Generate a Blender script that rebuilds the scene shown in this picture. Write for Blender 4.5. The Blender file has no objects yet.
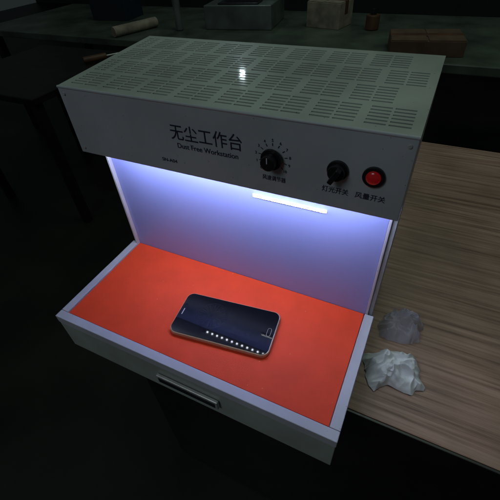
import bpy, bmesh, math, random
from mathutils import Matrix, Vector, Euler, noise
random.seed(4)
S=bpy.context.scene
COL=S.collection
# ---------------------------------------------------------------- materials
def mat(name,col,rough=.5,metal=0,spec=.5,noise_scale=None,noise_amt=.15,bump=0,bump_scale=200,emit=None,estr=0,coat=0,trans=0,alpha=1,rvar=0,crough=.05,speck=0,speck_scale=300,speck_col=(.6,.6,.6)):
    m=bpy.data.materials.new(name); m.use_nodes=True
    nt=m.node_tree; b=nt.nodes['Principled BSDF']
    b.inputs['Base Color'].default_value=(*col,1); b.inputs['Roughness'].default_value=rough
    b.inputs['Metallic'].default_value=metal; b.inputs['Specular IOR Level'].default_value=spec
    b.inputs['Coat Weight'].default_value=coat; b.inputs['Coat Roughness'].default_value=crough
    b.inputs['Transmission Weight'].default_value=trans; b.inputs['Alpha'].default_value=alpha
    if emit: 
        b.inputs['Emission Color'].default_value=(*emit,1); b.inputs['Emission Strength'].default_value=estr
    tc=nt.nodes.new('ShaderNodeTexCoord')
    if noise_scale:
        n=nt.nodes.new('ShaderNodeTexNoise'); n.inputs['Scale'].default_value=noise_scale; n.inputs['Detail'].default_value=8
        nt.links.new(tc.outputs['Object'],n.inputs['Vector'])
        r=nt.nodes.new('ShaderNodeMapRange'); r.inputs['From Min'].default_value=.3; r.inputs['From Max'].default_value=.7
        r.inputs['To Min'].default_value=1-noise_amt; r.inputs['To Max'].default_value=1+noise_amt
        nt.links.new(n.outputs['Fac'],r.inputs['Value'])
        v=nt.nodes.new('ShaderNodeVectorMath'); v.operation='SCALE'; v.inputs[0].default_value=col
        nt.links.new(r.outputs[0],v.inputs['Scale']); out=v.outputs[0]
        if speck:
            vo=nt.nodes.new('ShaderNodeTexVoronoi'); vo.inputs['Scale'].default_value=speck_scale
            nt.links.new(tc.outputs['Object'],vo.inputs['Vector'])
            lt=nt.nodes.new('ShaderNodeMapRange'); lt.inputs['From Min'].default_value=.10; lt.inputs['From Max'].default_value=.16
            lt.inputs['To Min'].default_value=1; lt.inputs['To Max'].default_value=0
            nt.links.new(vo.outputs['Distance'],lt.inputs['Value'])
            sx=nt.nodes.new('ShaderNodeSeparateColor'); nt.links.new(vo.outputs['Color'],sx.inputs[0])
            gt=nt.nodes.new('ShaderNodeMath'); gt.operation='GREATER_THAN'; gt.inputs[1].default_value=1-speck; nt.links.new(sx.outputs[0],gt.inputs[0])
            mu=nt.nodes.new('ShaderNodeMath'); mu.operation='MULTIPLY'; nt.links.new(lt.outputs[0],mu.inputs[0]); nt.links.new(gt.outputs[0],mu.inputs[1])
            mx=nt.nodes.new('ShaderNodeMix'); mx.data_type='RGBA'; mx.inputs['B'].default_value=(*speck_col,1)
            nt.links.new(mu.outputs[0],mx.inputs['Factor']); nt.links.new(out,mx.inputs['A']); out=mx.outputs['Result']
        nt.links.new(out,b.inputs['Base Color'])
        if rvar:
            r2=nt.nodes.new('ShaderNodeMapRange'); r2.inputs['From Min'].default_value=.35; r2.inputs['From Max'].default_value=.65
            r2.inputs['To Min'].default_value=rough-rvar; r2.inputs['To Max'].default_value=rough+rvar
            nt.links.new(n.outputs['Fac'],r2.inputs['Value']); nt.links.new(r2.outputs[0],b.inputs['Roughness'])
    if bump:
        n2=nt.nodes.new('ShaderNodeTexNoise'); n2.inputs['Scale'].default_value=bump_scale; n2.inputs['Detail'].default_value=3
        nt.links.new(tc.outputs['Object'],n2.inputs['Vector'])
        bp=nt.nodes.new('ShaderNodeBump'); bp.inputs['Strength'].default_value=bump; bp.inputs['Distance'].default_value=.001
        nt.links.new(n2.outputs['Fac'],bp.inputs['Height']); nt.links.new(bp.outputs[0],b.inputs['Normal'])
    return m
M_paint=mat('hood_paint',(.37,.40,.43),.38,noise_scale=9,noise_amt=.13,bump=.12,bump_scale=900,rvar=.08,speck=.05,speck_scale=240,speck_col=(.15,.15,.14))
M_top=mat('hood_top_paint',(.34,.39,.35),.42,noise_scale=9,noise_amt=.18,bump=.10,bump_scale=900,rvar=.08,coat=.3,crough=.06,speck=.08,speck_scale=220,speck_col=(.12,.12,.10))
M_tray=mat('tray_paint',(.52,.52,.60),.35,noise_scale=14,noise_amt=.10,bump=.1,bump_scale=900,speck=.08,speck_scale=260,speck_col=(.2,.2,.2))
M_front=mat('tray_front_paint',(.38,.42,.38),.38,noise_scale=14,noise_amt=.14,bump=.1,bump_scale=900,speck=.05,speck_scale=240,speck_col=(.15,.15,.14))
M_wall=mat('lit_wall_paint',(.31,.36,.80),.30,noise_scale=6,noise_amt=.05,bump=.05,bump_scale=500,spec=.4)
M_red=mat('orange_rubber',(.92,.078,.026),.55,noise_scale=25,noise_amt=.07,bump=.3,bump_scale=1500,spec=.25,speck=.02,speck_scale=220,speck_col=(.95,.3,.2))
M_black=mat('black_plastic',(.012,.012,.014),.3,noise_scale=60)
M_inner=mat('dark_interior',(.01,.01,.01),.8)
M_ink=mat('dark_ink',(.012,.016,.04),.6)
M_redbtn=mat('red_button_plastic',(.28,.01,.015),.18,spec=.7,emit=(1,.02,.02),estr=.05)
M_chrome=mat('brushed_steel',(.6,.6,.6),.35,metal=.5,noise_scale=80)
M_streak=mat('streak_glow',(1,1,1),.5,emit=(.80,.85,1),estr=1.3)  # emission for the imitated reflection streak on the back wall
M_streakdot=mat('streak_dot_glow',(1,1,1),.5,emit=(.86,.90,1),estr=12)
M_strip=mat('led_diffuser',(1,1,1),.5,emit=(.74,.80,1),estr=52)
M_bead=mat('led_bead',(1,1,1),.5,emit=(.78,.85,1),estr=90)
M_pcb=mat('led_board',(.4,.4,.4),.5)
M_glass=mat('black_phone_glass',(.002,.0025,.004),.03,spec=.13)
M_dkgray=mat('screen_dark_gray',(.0035,.004,.008),.08,spec=.14)
M_gold=mat('phone_gold_metal',(.55,.44,.32),.32,metal=.3)
M_silver=mat('phone_silver',(.30,.28,.25),.35,metal=.5)
M_floor=mat('dark_floor',(.012,.013,.010),.45,noise_scale=3,noise_amt=.5,bump=.3,bump_scale=60)
M_desk2=mat('green_gray_desk',(.08,.10,.08),.35,noise_scale=5,noise_amt=.5)
M_dark=mat('dark_lacquer',(.010,.008,.008),.4,noise_scale=12,noise_amt=.4)
M_tissue=mat('white_tissue',(.78,.80,.84),.9,noise_scale=40,noise_amt=.06,bump=.3,bump_scale=700)
M_plastic=mat('clear_plastic_film',(.62,.62,.80),.2,alpha=.5,spec=.8)
M_card=mat('brown_cardboard',(.11,.065,.04),.8,noise_scale=12,noise_amt=.3)
M_bluep=mat('blue_plastic',(.015,.025,.04),.35,noise_scale=12)
M_cream=mat('cream_paper',(.30,.26,.20),.8,noise_scale=20,noise_amt=.35)
M_grey=mat('gray_metal',(.15,.18,.17),.35,metal=.3,noise_scale=8,noise_amt=.35)
M_wood2=mat('brown_wood',(.10,.045,.025),.5,noise_scale=18,noise_amt=.4)
M_roomwall=mat('room_wall_paint',(.05,.055,.05),.8,noise_scale=2,noise_amt=.3)
def wood():
    m=bpy.data.materials.new('striped_wood'); m.use_nodes=True; nt=m.node_tree; b=nt.nodes['Principled BSDF']
    tc=nt.nodes.new('ShaderNodeTexCoord'); mp=nt.nodes.new('ShaderNodeMapping'); mp.inputs['Scale'].default_value=(2.0,80,1)
    nt.links.new(tc.outputs['Object'],mp.inputs[0])
    n=nt.nodes.new('ShaderNodeTexNoise'); n.inputs['Scale'].default_value=1.6; n.inputs['Detail'].default_value=7; n.inputs['Roughness'].default_value=.7
    nt.links.new(mp.outputs[0],n.inputs['Vector'])
    cr=nt.nodes.new('ShaderNodeValToRGB'); e=cr.color_ramp.elements
    e[0].position=.33; e[0].color=(.15,.08,.06,1); e[1].position=.66; e[1].color=(.52,.34,.27,1)
    x=e.new(.47); x.color=(.36,.215,.165,1)
    nt.links.new(n.outputs['Fac'],cr.inputs[0])
    n2=nt.nodes.new('ShaderNodeTexNoise'); n2.inputs['Scale'].default_value=7; n2.inputs['Detail'].default_value=4
    nt.links.new(tc.outputs['Object'],n2.inputs['Vector'])
    r=nt.nodes.new('ShaderNodeMapRange'); r.inputs['From Min'].default_value=.3; r.inputs['From Max'].default_value=.7; r.inputs['To Min'].default_value=.7; r.inputs['To Max'].default_value=1.15
    nt.links.new(n2.outputs['Fac'],r.inputs['Value'])
    v=nt.nodes.new('ShaderNodeVectorMath'); v.operation='SCALE'; nt.links.new(cr.outputs[0],v.inputs[0]); nt.links.new(r.outputs[0],v.inputs['Scale'])
    nt.links.new(v.outputs[0],b.inputs['Base Color']); b.inputs['Roughness'].default_value=.5
    bp=nt.nodes.new('ShaderNodeBump'); bp.inputs['Strength'].default_value=.2; bp.inputs['Distance'].default_value=.001
    nt.links.new(n.outputs['Fac'],bp.inputs['Height']); nt.links.new(bp.outputs[0],b.inputs['Normal'])
    return m
M_wood=wood()
# ---------------------------------------------------------------- helpers
def empty(name,loc,label,cat,group=None):
    o=bpy.data.objects.new(name,None); o.location=loc; o.empty_display_size=.02; COL.objects.link(o)
    o['label']=label; o['category']=cat
    if group:o['group']=group
    return o
def par(o,p):
    if p is not None:
        o.parent=p
        L=Vector((0,0,0)); q=p
        while q is not None: L=L+Vector(q.location); q=q.parent
        o.location=Vector(o.location)-L
    return o
def meshobj(name,bm,m,loc=(0,0,0),parent=None,smooth=False,bevel=0,seg=2,recalc=True):
    me=bpy.data.meshes.new(name)
    if recalc: bmesh.ops.recalc_face_normals(bm,faces=bm.faces[:])
    bm.to_mesh(me); bm.free()
    for mm in (m if isinstance(m,(list,tuple)) else [m]): me.materials.append(mm)
    if smooth:
        for f in me.polygons:f.use_smooth=True
    o=bpy.data.objects.new(name,me); o.location=loc; COL.objects.link(o)
    if bevel:
        b=o.modifiers.new('bevel','BEVEL'); b.width=bevel; b.segments=seg; b.limit_method='ANGLE'; b.angle_limit=math.radians(40)
    par(o,parent)
    return o
def bm_box(bm,a,b,mi=0):
    xs,ys,zs=[(a[i],b[i]) for i in range(3)]
    v=[bm.verts.new((x,y,z)) for x in xs for y in ys for z in zs]
    F=[(0,1,3,2),(4,6,7,5),(0,4,5,1),(2,3,7,6),(0,2,6,4),(1,5,7,3)]
    for f in F:
        ff=bm.faces.new([v[i] for i in f]); ff.material_index=mi
def box(name,a,b,m,parent=None,bevel=0.001,rz=0,seg=2):
    c=[(a[i]+b[i])/2 for i in range(3)]
    bm=bmesh.new(); bm_box(bm,[a[i]-c[i] for i in range(3)],[b[i]-c[i] for i in range(3)])
    o=meshobj(name,bm,m,c,parent,bevel=bevel,seg=seg); o.rotation_euler[2]=rz
    return o
def boxes(name,lst,m,parent=None,bevel=0.0008,base=None):
    c=base or [(lst[0][0][i]+lst[0][1][i])/2 for i in range(3)]
    bm=bmesh.new()
    for a,b in lst: bm_box(bm,[a[i]-c[i] for i in range(3)],[b[i]-c[i] for i in range(3)])
    return meshobj(name,bm,m,c,parent,bevel=bevel)
def cyl(name,c,r,h,m,parent=None,axis='Z',seg=40,r2=None,bevel=.0006):
    bm=bmesh.new(); bmesh.ops.create_cone(bm,cap_ends=True,segments=seg,radius1=r,radius2=r if r2 is None else r2,depth=h)
    if axis=='Y': bmesh.ops.rotate(bm,verts=bm.verts,matrix=Matrix.Rotation(math.radians(90),3,'X'))
    if axis=='X': bmesh.ops.rotate(bm,verts=bm.verts,matrix=Matrix.Rotation(math.radians(90),3,'Y'))
    return meshobj(name,bm,m,c,parent,smooth=False,bevel=bevel)
def text(name,s,size,c,m,parent,width=None,align='CENTER'):
    cu=bpy.data.curves.new(name,'FONT'); cu.body=s; cu.size=size; cu.align_x=align; cu.align_y='CENTER'; cu.extrude=.00015
    t=bpy.data.objects.new(name,cu); COL.objects.link(t); bpy.context.view_layer.update()
    dg=bpy.context.evaluated_depsgraph_get(); me=bpy.data.meshes.new_from_object(t.evaluated_get(dg))
    bpy.data.objects.remove(t)
    if width and me.vertices:
        w=max(v.co.x for v in me.vertices)-min(v.co.x for v in me.vertices); k=width/w
        for v in me.vertices: v.co.x*=k
    me.materials.clear(); me.materials.append(m)
    o=bpy.data.objects.new(name,me); o.rotation_euler=(math.radians(90),0,0); o.location=c; COL.objects.link(o); par(o,parent)
    return o
# ---------------------------------------------------------------- workbench
W=.40; D=.171; YF=-.045; ZFB=.2022; ZF=.287; YB=.140; ZB=.298; XL=.004; XR=.410; ZBASE=-.074
B=empty('dust_free_workbench',(.2,0,ZBASE),'pale gray metal dust-free workbench with lit interior and orange mat','workbench')
bm=bmesh.new(); bm_box(bm,(XL-.2,-.001,ZFB-.245),(XR-.2,.0012,ZF-.245))
fas=meshobj('control_panel',bm,M_paint,(.2,YF+.001,.245),B,bevel=.0008)
FY=YF-.0004
boxes('housing',[((XL,0.0022,ZBASE),(XR,YB-.001,.2)),((XL,YF+.0025,ZFB),(XL+.0015,YB-.001,.2855)),((XR-.0015,YF+.0025,ZFB),(XR,YB-.001,.2855)),
    ((XL+.0018,YB-.003,.2),(XR-.0018,YB-.0012,.2955)),((XL+.0018,YF+.0025,.2195),(XR-.0018,YB-.0035,.2215))],M_paint,B,bevel=.0005)
boxes('housing_interior',[((XL+.003,YF+.004,.262),(XR-.003,YB-.005,.266))],M_inner,B,bevel=0)
def top():
    rects=[]
    X0,X1=XL,XR
    y=YF+.010
    def blk(x,y,w,h):
        n=6; st=h/n
        for i in range(n):
            for k in range(2):
                rects.append((x+k*w/2+.0012,y+i*st+st*.3,x+(k+1)*w/2-.0012,y+i*st+st*.3+.0025))
    for r,h in enumerate([.038]*4):
        bw=.043; gap=.0065; off=(r%2)*(-.0245)
        x=X0+.010+off
        while x<X1-.015:
            xa=max(x,X0+.008); xb=min(x+bw,X1-.008)
            if xb-xa>.018: blk(xa,y,xb-xa,h)
            x+=bw+gap
        y+=h+.0048
    bm=bmesh.new()
    def P(x,y,dz=0):
        t=(y-YF)/(YB-YF); return (x-.2,y-.04,ZF+(ZB-ZF)*t+.0004-.29-dz)
    ys=sorted(set([round(YF-.0006,5),YB]+[round(v,5) for r in rects for v in (r[1],r[3])]))
    for a,b in zip(ys[:-1],ys[1:]):
        mid=(a+b)/2; rs=sorted((r[0],r[2]) for r in rects if r[1]<mid<r[3])
        x=X0
        for s,e in rs+[(X1,X1)]:
            if s>x: bm.faces.new([bm.verts.new(P(*q)) for q in ((x,a),(s,a),(s,b),(x,b))])
            x=e
    for r in rects:
        cs=[(r[0],r[1]),(r[2],r[1]),(r[2],r[3]),(r[0],r[3])]
        for i in range(4):
            a=cs[i];b=cs[(i+1)%4]
            bm.faces.new([bm.verts.new(q) for q in (P(*a),P(*a,.0016),P(*b,.0016),P(*b))])
    me=bpy.data.meshes.new('slotted_top'); bm.to_mesh(me); bm.free(); me.materials.append(M_top)
    o=bpy.data.objects.new('slotted_top',me); o.location=(.2,.04,.29); COL.objects.link(o); par(o,B)
top()
cyl('folded_edge',((XL+XR)/2,YF+.0008,ZF-.0006),.0016,XR-XL,M_paint,B,axis='X',seg=16,bevel=0)
box('back_wall',(0.0,0,-.001),(W+.001,.0018,.2190),M_wall,B,bevel=.0004)
box('wall_trim',(-.0035,-.006,-.001),(-.0002,.0018,.2020),M_tray,B,bevel=.0006)
box('wall_trim',(W+.0012,-.001,-.001),(W+.0045,.0018,.2020),M_tray,B,bevel=.0006)
box('led_board',(.110,-.019,.2045),(.254,-.011,.2055),M_pcb,B,bevel=0)
bm=bmesh.new()
for i in range(12):
    x=.121+i*.0111
    bm_box(bm,(x-.0013-.18,-.0013,-.0008),(x+.0013-.18,.0013,.0008))
meshobj('led_bead',bm,M_bead,(.18,-.015,.2036),B)
box('led_strip',(.015,-.0430,.2060),(.390,-.0385,.2100),M_strip,B,bevel=0)
streak=box('wall_streak',(.234,-.0024,.1592),(.331,-.0006,.1636),M_streak,B,bevel=.0008,seg=3)  # glowing bar added to imitate the bright LED reflection streak on the wall
bm=bmesh.new()
for i in range(24):
    x=.2375+i*.00392
    bm_box(bm,(x-.0013-.2825,-.0004,-.0012),(x+.0013-.2825,.0004,.0012))
meshobj('streak_dots',bm,M_streakdot,(.2825,-.0029,.1614),streak)  # brighter glowing dots along the imitated reflection streak
T=.013
boxes('tray_rim',[((-T,-D-T,-.012),(W+T,-D-.0004,.0022)),((-T,-D,-.012),(-.0006,-.0008,.0022)),((W+.0006,-D,-.012),(W+T,-.0015,.0022)),
   ((-.0006,-D-.0004,-.012),(W+.0006,-.001,-.003))],M_tray,B,bevel=.0008)
box('tray_front',(-T+.0008,-D-T+.0006,ZBASE+.001),(W+T-.0008,-D-T+.003,-.0125),M_front,B,bevel=.0008)
boxes('tray_base',[((-T+.001,-D-T+.0035,ZBASE+.001),(W+T-.001,.002,-.0125))],M_front,B,bevel=.0006)
mt=box('orange_mat',(0.0005,-D+.0005,-.0025),(W-.0005,-.0008,.0006),M_red,B,bevel=.0005)
hx0,hx1,hz=.165,.262,-.040; hy=-D-T
H=box('drawer_handle',(hx0,hy-.005,hz-.0085),(hx1,hy-.0002,hz+.0085),M_chrome,B,bevel=.0012)
box('handle_recess',(hx0+.004,hy-.0058,hz-.0050),(hx1-.004,hy-.0052,hz+.0055),M_black,H,bevel=.0002)
ZC=.2455
bm=bmesh.new()
for i in range(11):
    a=math.radians(-135+27*i); r0,r1=.0128,.0158; w_=.00045
    dx,dz=math.sin(a),math.cos(a); px,pz=dz,-dx
    bm.faces.new([bm.verts.new((dx*r+px*s*w_,0,dz*r+pz*s*w_)) for r,s in ((r0,-1),(r0,1),(r1,1),(r1,-1))])
KX=.2815
meshobj('dial_scale',bm,M_ink,(KX,FY,ZC),B)
for i in range(11):
    a=math.radians(-135+27*i)
    text('dial_number',str(i),.0042,(KX+math.sin(a)*.0185,FY,ZC+math.cos(a)*.0185),M_ink,B)
k=cyl('speed_knob',(KX,YF-.0045,ZC),.0112,.003,M_black,B,axis='Y',seg=32)
cyl('knob_cap',(KX,YF-.0105,ZC),.0078,.0088,M_black,k,axis='Y',seg=18,bevel=.001)
box('knob_pointer',(KX-.0005,YF-.0156,ZC+.001),(KX+.0005,YF-.0150,ZC+.007),M_tray,k,bevel=0)
def switch(x,name,rot):
    base=cyl(name,(x,YF-.0015,ZC),.0102,.003,M_black,B,axis='Y')
    if name=='light_switch':
        cyl('switch_cap',(x,YF-.006,ZC),.0080,.0058,M_black,base,axis='Y')
        g=box('switch_grip',(x-.0024,YF-.0165,ZC-.0080),(x+.0024,YF-.0091,ZC+.0080),M_black,base,bevel=.0008)
        g.rotation_euler[1]=rot
    else:
        bm=bmesh.new(); bmesh.ops.create_uvsphere(bm,u_segments=28,v_segments=14,radius=.0068)
        bmesh.ops.scale(bm,verts=bm.verts,vec=(1,.5,1))
        meshobj('button_cap',bm,M_redbtn,(x,YF-.0032,ZC),base,smooth=True)
switch(.3475,'light_switch',.5)
switch(.3805,'power_switch',0)
text('title_lettering','无尘工作台',.0195,(.2040,FY,.2535),M_ink,B,width=.088)
text('subtitle_lettering','Dust Free Workstation',.0085,(.2040,FY,.2390),M_ink,B,width=.076)
text('serial_lettering','SN-A04',.006,(.150,FY,.2175),M_ink,B,width=.021)
text('dial_lettering','风速调节器',.0062,(.2825,FY,.2215),M_ink,B,width=.026)
text('switch_lettering','灯光开关',.0072,(.3470,FY,.2225),M_ink,B,width=.026)
text('switch_lettering','风量开关',.0072,(.3805,FY,.2225),M_ink,B,width=.028)
for x,z in ((XL+.008,.279),(XL+.008,.210),(XR-.006,.279)):
    cyl('screw',(x,YF-.0006,z),.0018,.0012,M_chrome,B,axis='Y',seg=16,bevel=.0003)
# ---------------------------------------------------------------- phone
P=empty('smartphone',(.2279,-.0958,.0006),'black glass smartphone with gold metal frame lying on the orange mat','phone')
def rr(bm,w,h,r,z0,z1,n=8):
    pts=[]
    for cx,cy,a0 in ((w/2-r,h/2-r,0),(-w/2+r,h/2-r,90),(-w/2+r,-h/2+r,180),(w/2-r,-h/2+r,270)):
        for i in range(n+1):
            a=math.radians(a0+90*i/n); pts.append((cx+r*math.cos(a),cy+r*math.sin(a)))
    lo=[bm.verts.new((x,y,z0)) for x,y in pts]; hi=[bm.verts.new((x,y,z1)) for x,y in pts]
    bm.faces.new(hi); bm.faces.new(lo[::-1])
    for i in range(len(pts)):
        j=(i+1)%len(pts); bm.faces.new((lo[i],lo[j],hi[j],hi[i]))
def rrobj(name,w,h,r,z0,z1,m,c=(0,0),bev=.0008,parent=None):
    bm=bmesh.new(); rr(bm,w,h,r,z0,z1)
    o=meshobj(name,bm,m,(0,0,0),None,bevel=bev,seg=3); o.parent=parent; o.location=(c[0],c[1],0); return o
L=.1445; Wd=.0725
rrobj('phone_frame',L,Wd,.0105,.0002,.0070,M_gold,bev=.0014,parent=P)
rrobj('screen_glass',L-.0030,Wd-.0030,.0095,.00702,.0077,M_glass,bev=.0005,parent=P)
bm=bmesh.new(); rr(bm,.0055,.0135,.0027,.00771,.0079); o=meshobj('home_button',bm,M_silver,(0,0,0)); o.parent=P; o.location=(L/2-.0085,0,0)
bm=bmesh.new(); rr(bm,.0047,.0127,.0023,.00791,.0080); o2=meshobj('button_face',bm,M_glass,(0,0,0)); o2.parent=o
bm=bmesh.new(); rr(bm,.0014,.011,.0006,.00771,.0078); o=meshobj('earpiece',bm,M_silver,(0,0,0)); o.parent=P; o.location=(-L/2+.007,0,0)
cyl_o=cyl('front_camera',(0,0,0),.0018,.0002,M_dkgray); cyl_o.parent=P; cyl_o.location=(-L/2+.007,.013,.0078)
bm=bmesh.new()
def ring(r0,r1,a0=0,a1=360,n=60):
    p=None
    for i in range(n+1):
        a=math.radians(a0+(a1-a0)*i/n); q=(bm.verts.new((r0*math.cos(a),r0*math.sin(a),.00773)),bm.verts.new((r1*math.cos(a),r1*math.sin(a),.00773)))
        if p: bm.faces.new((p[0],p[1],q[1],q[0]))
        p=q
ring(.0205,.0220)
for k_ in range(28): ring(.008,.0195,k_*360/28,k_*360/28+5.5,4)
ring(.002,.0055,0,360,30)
o=meshobj('screen_rings',bm,M_dkgray,(0,0,0)); o.parent=P; o.location=(-.022,.004,0)  # faint dark rings and spokes laid on the screen glass
for x in (.012,.024): 
    bx=box('side_button',(x-.004,-Wd/2-.0006,.0030),(x+.004,-Wd/2+.0004,.0044),M_gold,bevel=.0003); bx.parent=P
P.rotation_euler[2]=.1231
# ---------------------------------------------------------------- desk
ZT=-.076
DK=empty('wooden_desk',(.6,.3,-.8),'striped reddish wood desk with dark thick front edge','desk')
box('desk_top',(-.02,-.104,ZT-.006),(1.5,.72,ZT),M_wood,DK,bevel=.001)
box('desk_edge',(-.02,-.109,ZT-.04),(1.5,-.1045,ZT+.0005),M_dark,DK,bevel=.001)
box('desk_apron',(-.02,-.095,-.79),(1.5,-.08,ZT-.042),M_dark,DK,bevel=.002)
box('side_panel',(-.02,-.079,-.79),(.0,.70,ZT-.0065),M_dark,DK,bevel=.002)
def sheet(name,c,sx,sy,h,m,label,cat,seed,rot=0,n=150):
    bm=bmesh.new(); V=[]
    o=Vector((seed*3.1,seed*1.7,seed))
    for j in range(n):
        row=[]
        for i in range(n):
            u=i/(n-1)*2-1; v=j/(n-1)*2-1
            p=Vector((u,v,0))
            e=max(abs(u),abs(v))
            wob=1+.22*noise.noise(Vector((math.atan2(v,u)*1.3,seed,0)))+.10*noise.noise(p*4+o)
            d=Vector((noise.noise(p*1.8+o),noise.noise(p*1.8-o),0))*.28
            r1=1-abs(noise.noise(p*1.3+o*2+d*2))*2
            r2=1-abs(noise.noise(p*2.6-o+d*3))*2
            r3=noise.noise(p*7+o)
            fall=max(0,1-e**3.2)
            z=fall*(.45+.42*max(r1,0)**2+.18*r2+.03*r3)+.05*(1-fall)*max(0,r2)
            rr_=math.hypot(u,v); q=p*(e/rr_)**.45 if rr_>1e-6 else p
            q=q*wob+d*.8
            row.append(bm.verts.new((q.x*sx,q.y*sy,max(z,0.0)*h+.0004)))
        V.append(row)
    for j in range(n-1):
        for i in range(n-1): bm.faces.new((V[j][i],V[j][i+1],V[j+1][i+1],V[j+1][i]))
    ob=meshobj(name,bm,m,c,None,smooth=True,recalc=False); ob['label']=label; ob['category']=cat; ob.rotation_euler[2]=rot
    return ob
sheet('tissue',(.459,-.024,ZT+.0003),.038,.032,.030,M_tissue,'crumpled white tissue lying on the striped wood desk','tissue',3.1,.4)
sheet('plastic_bag',(.455,.056,ZT+.0003),.030,.026,.040,M_plastic,'small crumpled clear plastic bag beside the workbench','bag',12.3,.2)
# ---------------------------------------------------------------- room
def struct(o): o['kind']='structure'; return o
struct(box('floor',(-8,-3,-.85),(6,8,-.8),M_floor,bevel=0))
struct(box('wall',(-8,6.2,-.8),(6,6.3,2.6),M_roomwall,bevel=0))
DK2=empty('long_table',(-.8,2.2,-.8),'long green-gray table covered with clutter','table')
box('table_top',(-2.6,1.45,-.115),(1.6,2.35,-.078),M_desk2,DK2,bevel=.004)
for x in (-2.5,-.5,1.5):
    for y in (1.5,2.28): box('leg',(x-.025,y-.025,-.799),(x+.025,y+.025,-.1155),M_dark,DK2,bevel=.003)
def thing(name,label,cat,loc):
    return empty(name,loc,label,cat)
ZD=-.0775
def carton(x,y,w,d,h,m,rz,label,name='carton',cat='box'):
    e=thing(name,label,cat,(x,y,ZD))
    def put(nm,a,b,mm): 
        o=box(nm,a,b,mm,bevel=.002); o.parent=e
    put('carton_body',(-w/2,-d/2,0),(w/2,d/2,h),m)
    put('carton_flap',(-w/2+.002,-d/2+.002,h+.0005),(-.003,d/2-.002,h+.004),m)
    put('carton_flap',(.003,-d/2+.002,h+.0005),(w/2-.002,d/2-.002,h+.004),m)
    put('sealing_tape',(-w/2-.0006,-.02,h*.5),(w/2+.0006,.02,h+.005),M_wood2)
    e.rotation_euler[2]=rz
carton(.30,1.62,.3,.2,.06,M_card,.2,'brown cardboard carton on the cluttered table')
carton(-.25,2.0,.2,.16,.12,M_cream,-.2,'cream paper carton on the cluttered table')
carton(-1.75,1.95,.28,.2,.2,M_bluep,.1,'dark blue carton on the long table')
e=thing('gray_instrument','gray metal instrument with sloping top and dark screen','machine',(-.75,1.95,ZD))
for nm,a,b,mm in (('instrument_body',(-.2,-.16,0),(.2,.16,.12),M_grey),('instrument_head',(-.17,.02,.121),(.17,.14,.24),M_grey),('dark_screen',(-.13,.012,.14),(.13,.0195,.22),M_black),('keypad',(-.12,-.14,.1205),(.12,-.03,.128),M_black)):
    o=box(nm,a,b,mm,bevel=.004); o.parent=e
e.rotation_euler[2]=.15
e=thing('paper_roll','cream paper roll lying on the long table','paper roll',(-1.33,1.62,ZD+.028))
o=cyl('rolled_paper',(0,0,0),.027,.30,M_cream,axis='X',bevel=.002); o.parent=e
o=cyl('roll_core',(0.151,0,0),.014,.004,M_wood2,axis='X',bevel=.0005); o.parent=e
e.rotation_euler[2]=1.25
for i,(x,y,r,h,m,lab) in enumerate(((-1.08,1.72,.022,.2,M_grey,'gray metal bottle with dark cap'),(.0,1.95,.035,.07,M_wood2,'brown glass bottle with dark cap'))):
    e=thing('bottle',lab+' on the table','bottle',(x,y,ZD))
    o=cyl('bottle_body',(0,0,h/2),r,h,m,bevel=.006); o.parent=e
    o=cyl('bottle_cap',(0,0,h+.014),r*.45,.026,M_black,bevel=.002); o.parent=e
e=thing('side_table','dark side table with thin square legs','table',(-1.35,1.0,-.8))
o=box('table_top',(-.5,-.35,.66),(.22,.35,.69),M_dark,bevel=.004); o.parent=e
for x in (-.46,.18):
    for y in (-.31,.31):
        o=box('leg',(x-.02,y-.02,.001),(x+.02,y+.02,.6595),M_dark,bevel=.002); o.parent=e
e=thing('screwdriver','screwdriver with brown wooden handle on the side table','screwdriver',(-1.24,1.16,-.108+.016))
o=cyl('handle',(0,0,0),.015,.12,M_wood2,axis='X',bevel=.004); o.parent=e
o=cyl('shaft',(.11,0,0),.004,.1,M_chrome,axis='X',bevel=.0005); o.parent=e
e.rotation_euler[2]=1.0
# ---------------------------------------------------------------- lights
w=bpy.data.worlds.new('World'); S.world=w; w.use_nodes=True
w.node_tree.nodes['Background'].inputs[0].default_value=(.66,.85,.84,1); w.node_tree.nodes['Background'].inputs[1].default_value=.022
def area(name,loc,target,size,e,col):
    l=bpy.data.lights.new(name,'AREA'); l.energy=e; l.size=size; l.color=col
    o=bpy.data.objects.new(name,l); o.location=loc; o.rotation_euler=(Vector(target)-Vector(loc)).to_track_quat('-Z','Y').to_euler(); COL.objects.link(o); return o
area('ceiling_panel',(.6,1.2,2.4),(.2,.4,0),1.2,9,(.80,1,.82))
area('front_fill',(-.2,-1.5,1.6),(.25,-.05,.24),.7,5,(.84,.95,1))  # unseen fill light added behind the camera to brighten the control panel
l=bpy.data.lights.new('hanging_lamp','POINT'); l.energy=3.2; l.shadow_soft_size=.020; l.color=(.75,.95,1)
o=bpy.data.objects.new('hanging_lamp',l); o.location=(-1.16,2.51,1.5); COL.objects.link(o)
# ---------------------------------------------------------------- camera
cd=bpy.data.cameras.new('Camera'); cd.sensor_width=36; cd.lens=36*366.89/500; cd.clip_start=.01; cd.clip_end=60
co=bpy.data.objects.new('Camera',cd); co.location=(.4133,-.3485,.4275); co.rotation_euler=(.8234,.0539,.4490); COL.objects.link(co); S.camera=co
S.view_settings.view_transform='Standard'; S.view_settings.look='None'; S.view_settings.exposure=0
